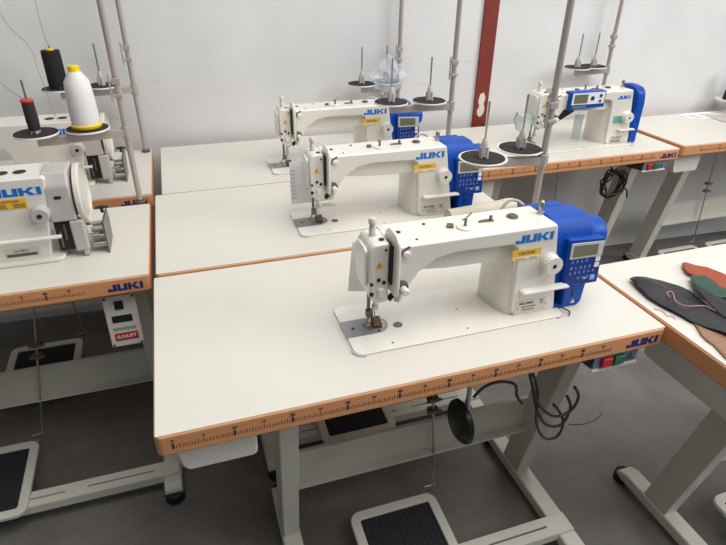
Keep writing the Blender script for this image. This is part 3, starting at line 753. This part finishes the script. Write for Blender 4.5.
scrap('leather_scrap', [(1.092,.18),(1.114,.185),(1.14,.179),(1.165,.155),(1.183,.125),(1.190,.094),(1.184,.048),(1.180,.019),(1.175,-.013),(1.17,-.06),(1.16,-.12),(1.135,-.15),(1.129,-.124),(1.128,-.087),(1.121,-.059),(1.105,-.032),(1.095,-.004),(1.089,.029),(1.080,.061),(1.075,.099),(1.081,.136)], H+.003, 'leather_b', 'long black leather piece with pink thread, front of the pile', amp=.004, seed=2, ridge=((1.11,.16),(1.15,-.06),.022,.010))
cord('loose_thread', [(1.106,.071,H+.0195),(1.11,.085,H+.0195),(1.118,.09,H+.02),(1.127,.089,H+.02),(1.120,.077,H+.021),(1.107,.057,H+.019),(1.108,.036,H+.02),(1.117,.026,H+.022),(1.135,.022,H+.022),(1.156,.02,H+.018),(1.162,.009,H+.016),(1.172,-.007,H+.014)], .0009, 'pink', 'pink thread winding over the long black leather piece')
cord('loose_thread', [(1.062,.066,H+.0012),(1.070,.055,H+.0012),(1.072,.046,H+.0012),(1.068,.035,H+.0012),(1.078,.026,H+.0012),(1.076,.018,H+.0012)], .0008, 'pink', 'pink thread end lying on the white table beside the black leather')

# ------------------------------------------------------------------ cables
cord('power_cable', [(.79, .11, H-.048), (.785, .10, H-.12), (.80, .10, H-.17), (.83, .09, H-.245), (.88, .085, H-.29), (.925, .085, H-.28), (.935, .085, H-.24), (.915, .085, H-.205)], .0038, 'cable', 'grey cable looping highest beside the right leg of the nearest table', 'cable', 6)
cord('power_cable', [(.80, .13, H-.048), (.80, .12, H-.13), (.815, .11, H-.20), (.835, .10, H-.27), (.87, .095, H-.325), (.91, .09, H-.33), (.925, .09, H-.28), (.905, .09, H-.235)], .0038, 'cable', 'middle grey cable loop beside the right leg of the nearest table', 'cable', 6)
cord('power_cable', [(.775, .12, H-.048), (.765, .11, H-.10), (.79, .10, H-.13), (.825, .10, H-.21), (.84, .10, H-.31), (.875, .10, H-.375), (.915, .10, H-.385), (.925, .10, H-.34), (.90, .10, H-.29), (.88, .10, H-.265)], .0038, 'cable', 'grey cable loop hanging lowest beside the right leg of the nearest table', 'cable', 6)
cord('motor_lead', [(.665, .12, H-.20), (.69, .12, H-.175), (.73, .12, H-.17), (.78, .13, H-.20), (.80, .14, H-.25), (.82, .14, H-.28)], .0038, 'cable', 'grey lead arching from the knee lever to the right leg', 'cable', 6)
cord('power_cable', [(.77, .05, H-.048), (.80, .05, H-.07), (.84, .05, H-.075), (.865, .05, H-.06), (.87, .05, H-.048)], .004, 'cable', 'short grey cable sagging under the ruler edge beside the switch box', 'cable', 6)
pts = []
for i in range(60):
    a = i*.72; pts.append((1.815+.052*math.cos(a)+.012*math.sin(i*1.7), 1.06+.012*math.sin(i*.9), H-.145+.055*math.sin(a)+.012*math.cos(i*2.3)))
pts = [(1.80, 1.08, H-.05), (1.80, 1.07, H-.08)]+pts+[(1.88, 1.05, H-.17), (1.90, 1.05, H-.215)]
cord('power_cable', pts, .0035, 'cableb', 'tangled black cable coil under the right wall table', 'cable', 3)
o = cord('floor_thread', [(.0, 0, 0), (.05, -.015, 0), (.11, -.01, 0), (.15, .01, 0)], .0012, 'dark', 'short dark thread lying on the grey floor on the right', 'thread', 6)
o.location = (1.27, .42, .0012)

# ------------------------------------------------------------------ camera
F_PX = 552.84; pit, yaw, rol = .5206, .3237, .0129
cam = bpy.data.cameras.new('camera'); co = bpy.data.objects.new('camera', cam); C.objects.link(co)
Fv = Vector((math.sin(yaw)*math.cos(pit), math.cos(yaw)*math.cos(pit), -math.sin(pit)))
Rv = Vector((math.cos(yaw), -math.sin(yaw), 0)); Uv = Rv.cross(Fv)
R2 = Rv*math.cos(rol)+Uv*math.sin(rol); U2 = -Rv*math.sin(rol)+Uv*math.cos(rol)
mt = Matrix((R2, U2, -Fv)).transposed().to_4x4(); mt.translation = (.1151, -.7092, .6782+H)
co.matrix_world = mt
cam.sensor_width = 36; cam.lens = F_PX/726*36; cam.clip_start = .02
S.camera = co

# ------------------------------------------------------------------ light
w = bpy.data.worlds.new('world'); S.world = w; w.use_nodes = True
nt = w.node_tree; bg = nt.nodes['Background']
bg.inputs[0].default_value = lin((236, 240, 246)); bg.inputs[1].default_value = .19
def area(name, loc, target, size, energy, col=(1, 1, 1), sy=None):
    l = bpy.data.lights.new(name, 'AREA'); l.energy = energy; l.size = size; l.color = col
    if sy: l.shape = 'RECTANGLE'; l.size_y = sy
    o = bpy.data.objects.new(name, l); C.objects.link(o); o.location = loc
    o.rotation_euler = (Vector(target)-Vector(loc)).to_track_quat('-Z', 'Y').to_euler(); return o
area('ceiling_lamp', (1.5, -.3, 3.9), (1.1, .3, 0), 3.6, 146, (1, .985, .96), 3.0)
area('window_light', (4.8, -1.8, 3.0), (1.1, .5, .2), 2.6, 118, (.96, .98, 1), 1.8)
vs = S.view_settings
vs.view_transform = 'Standard'; vs.look = 'None'; vs.gamma = 1; vs.exposure = 0; vs.use_curve_mapping = False
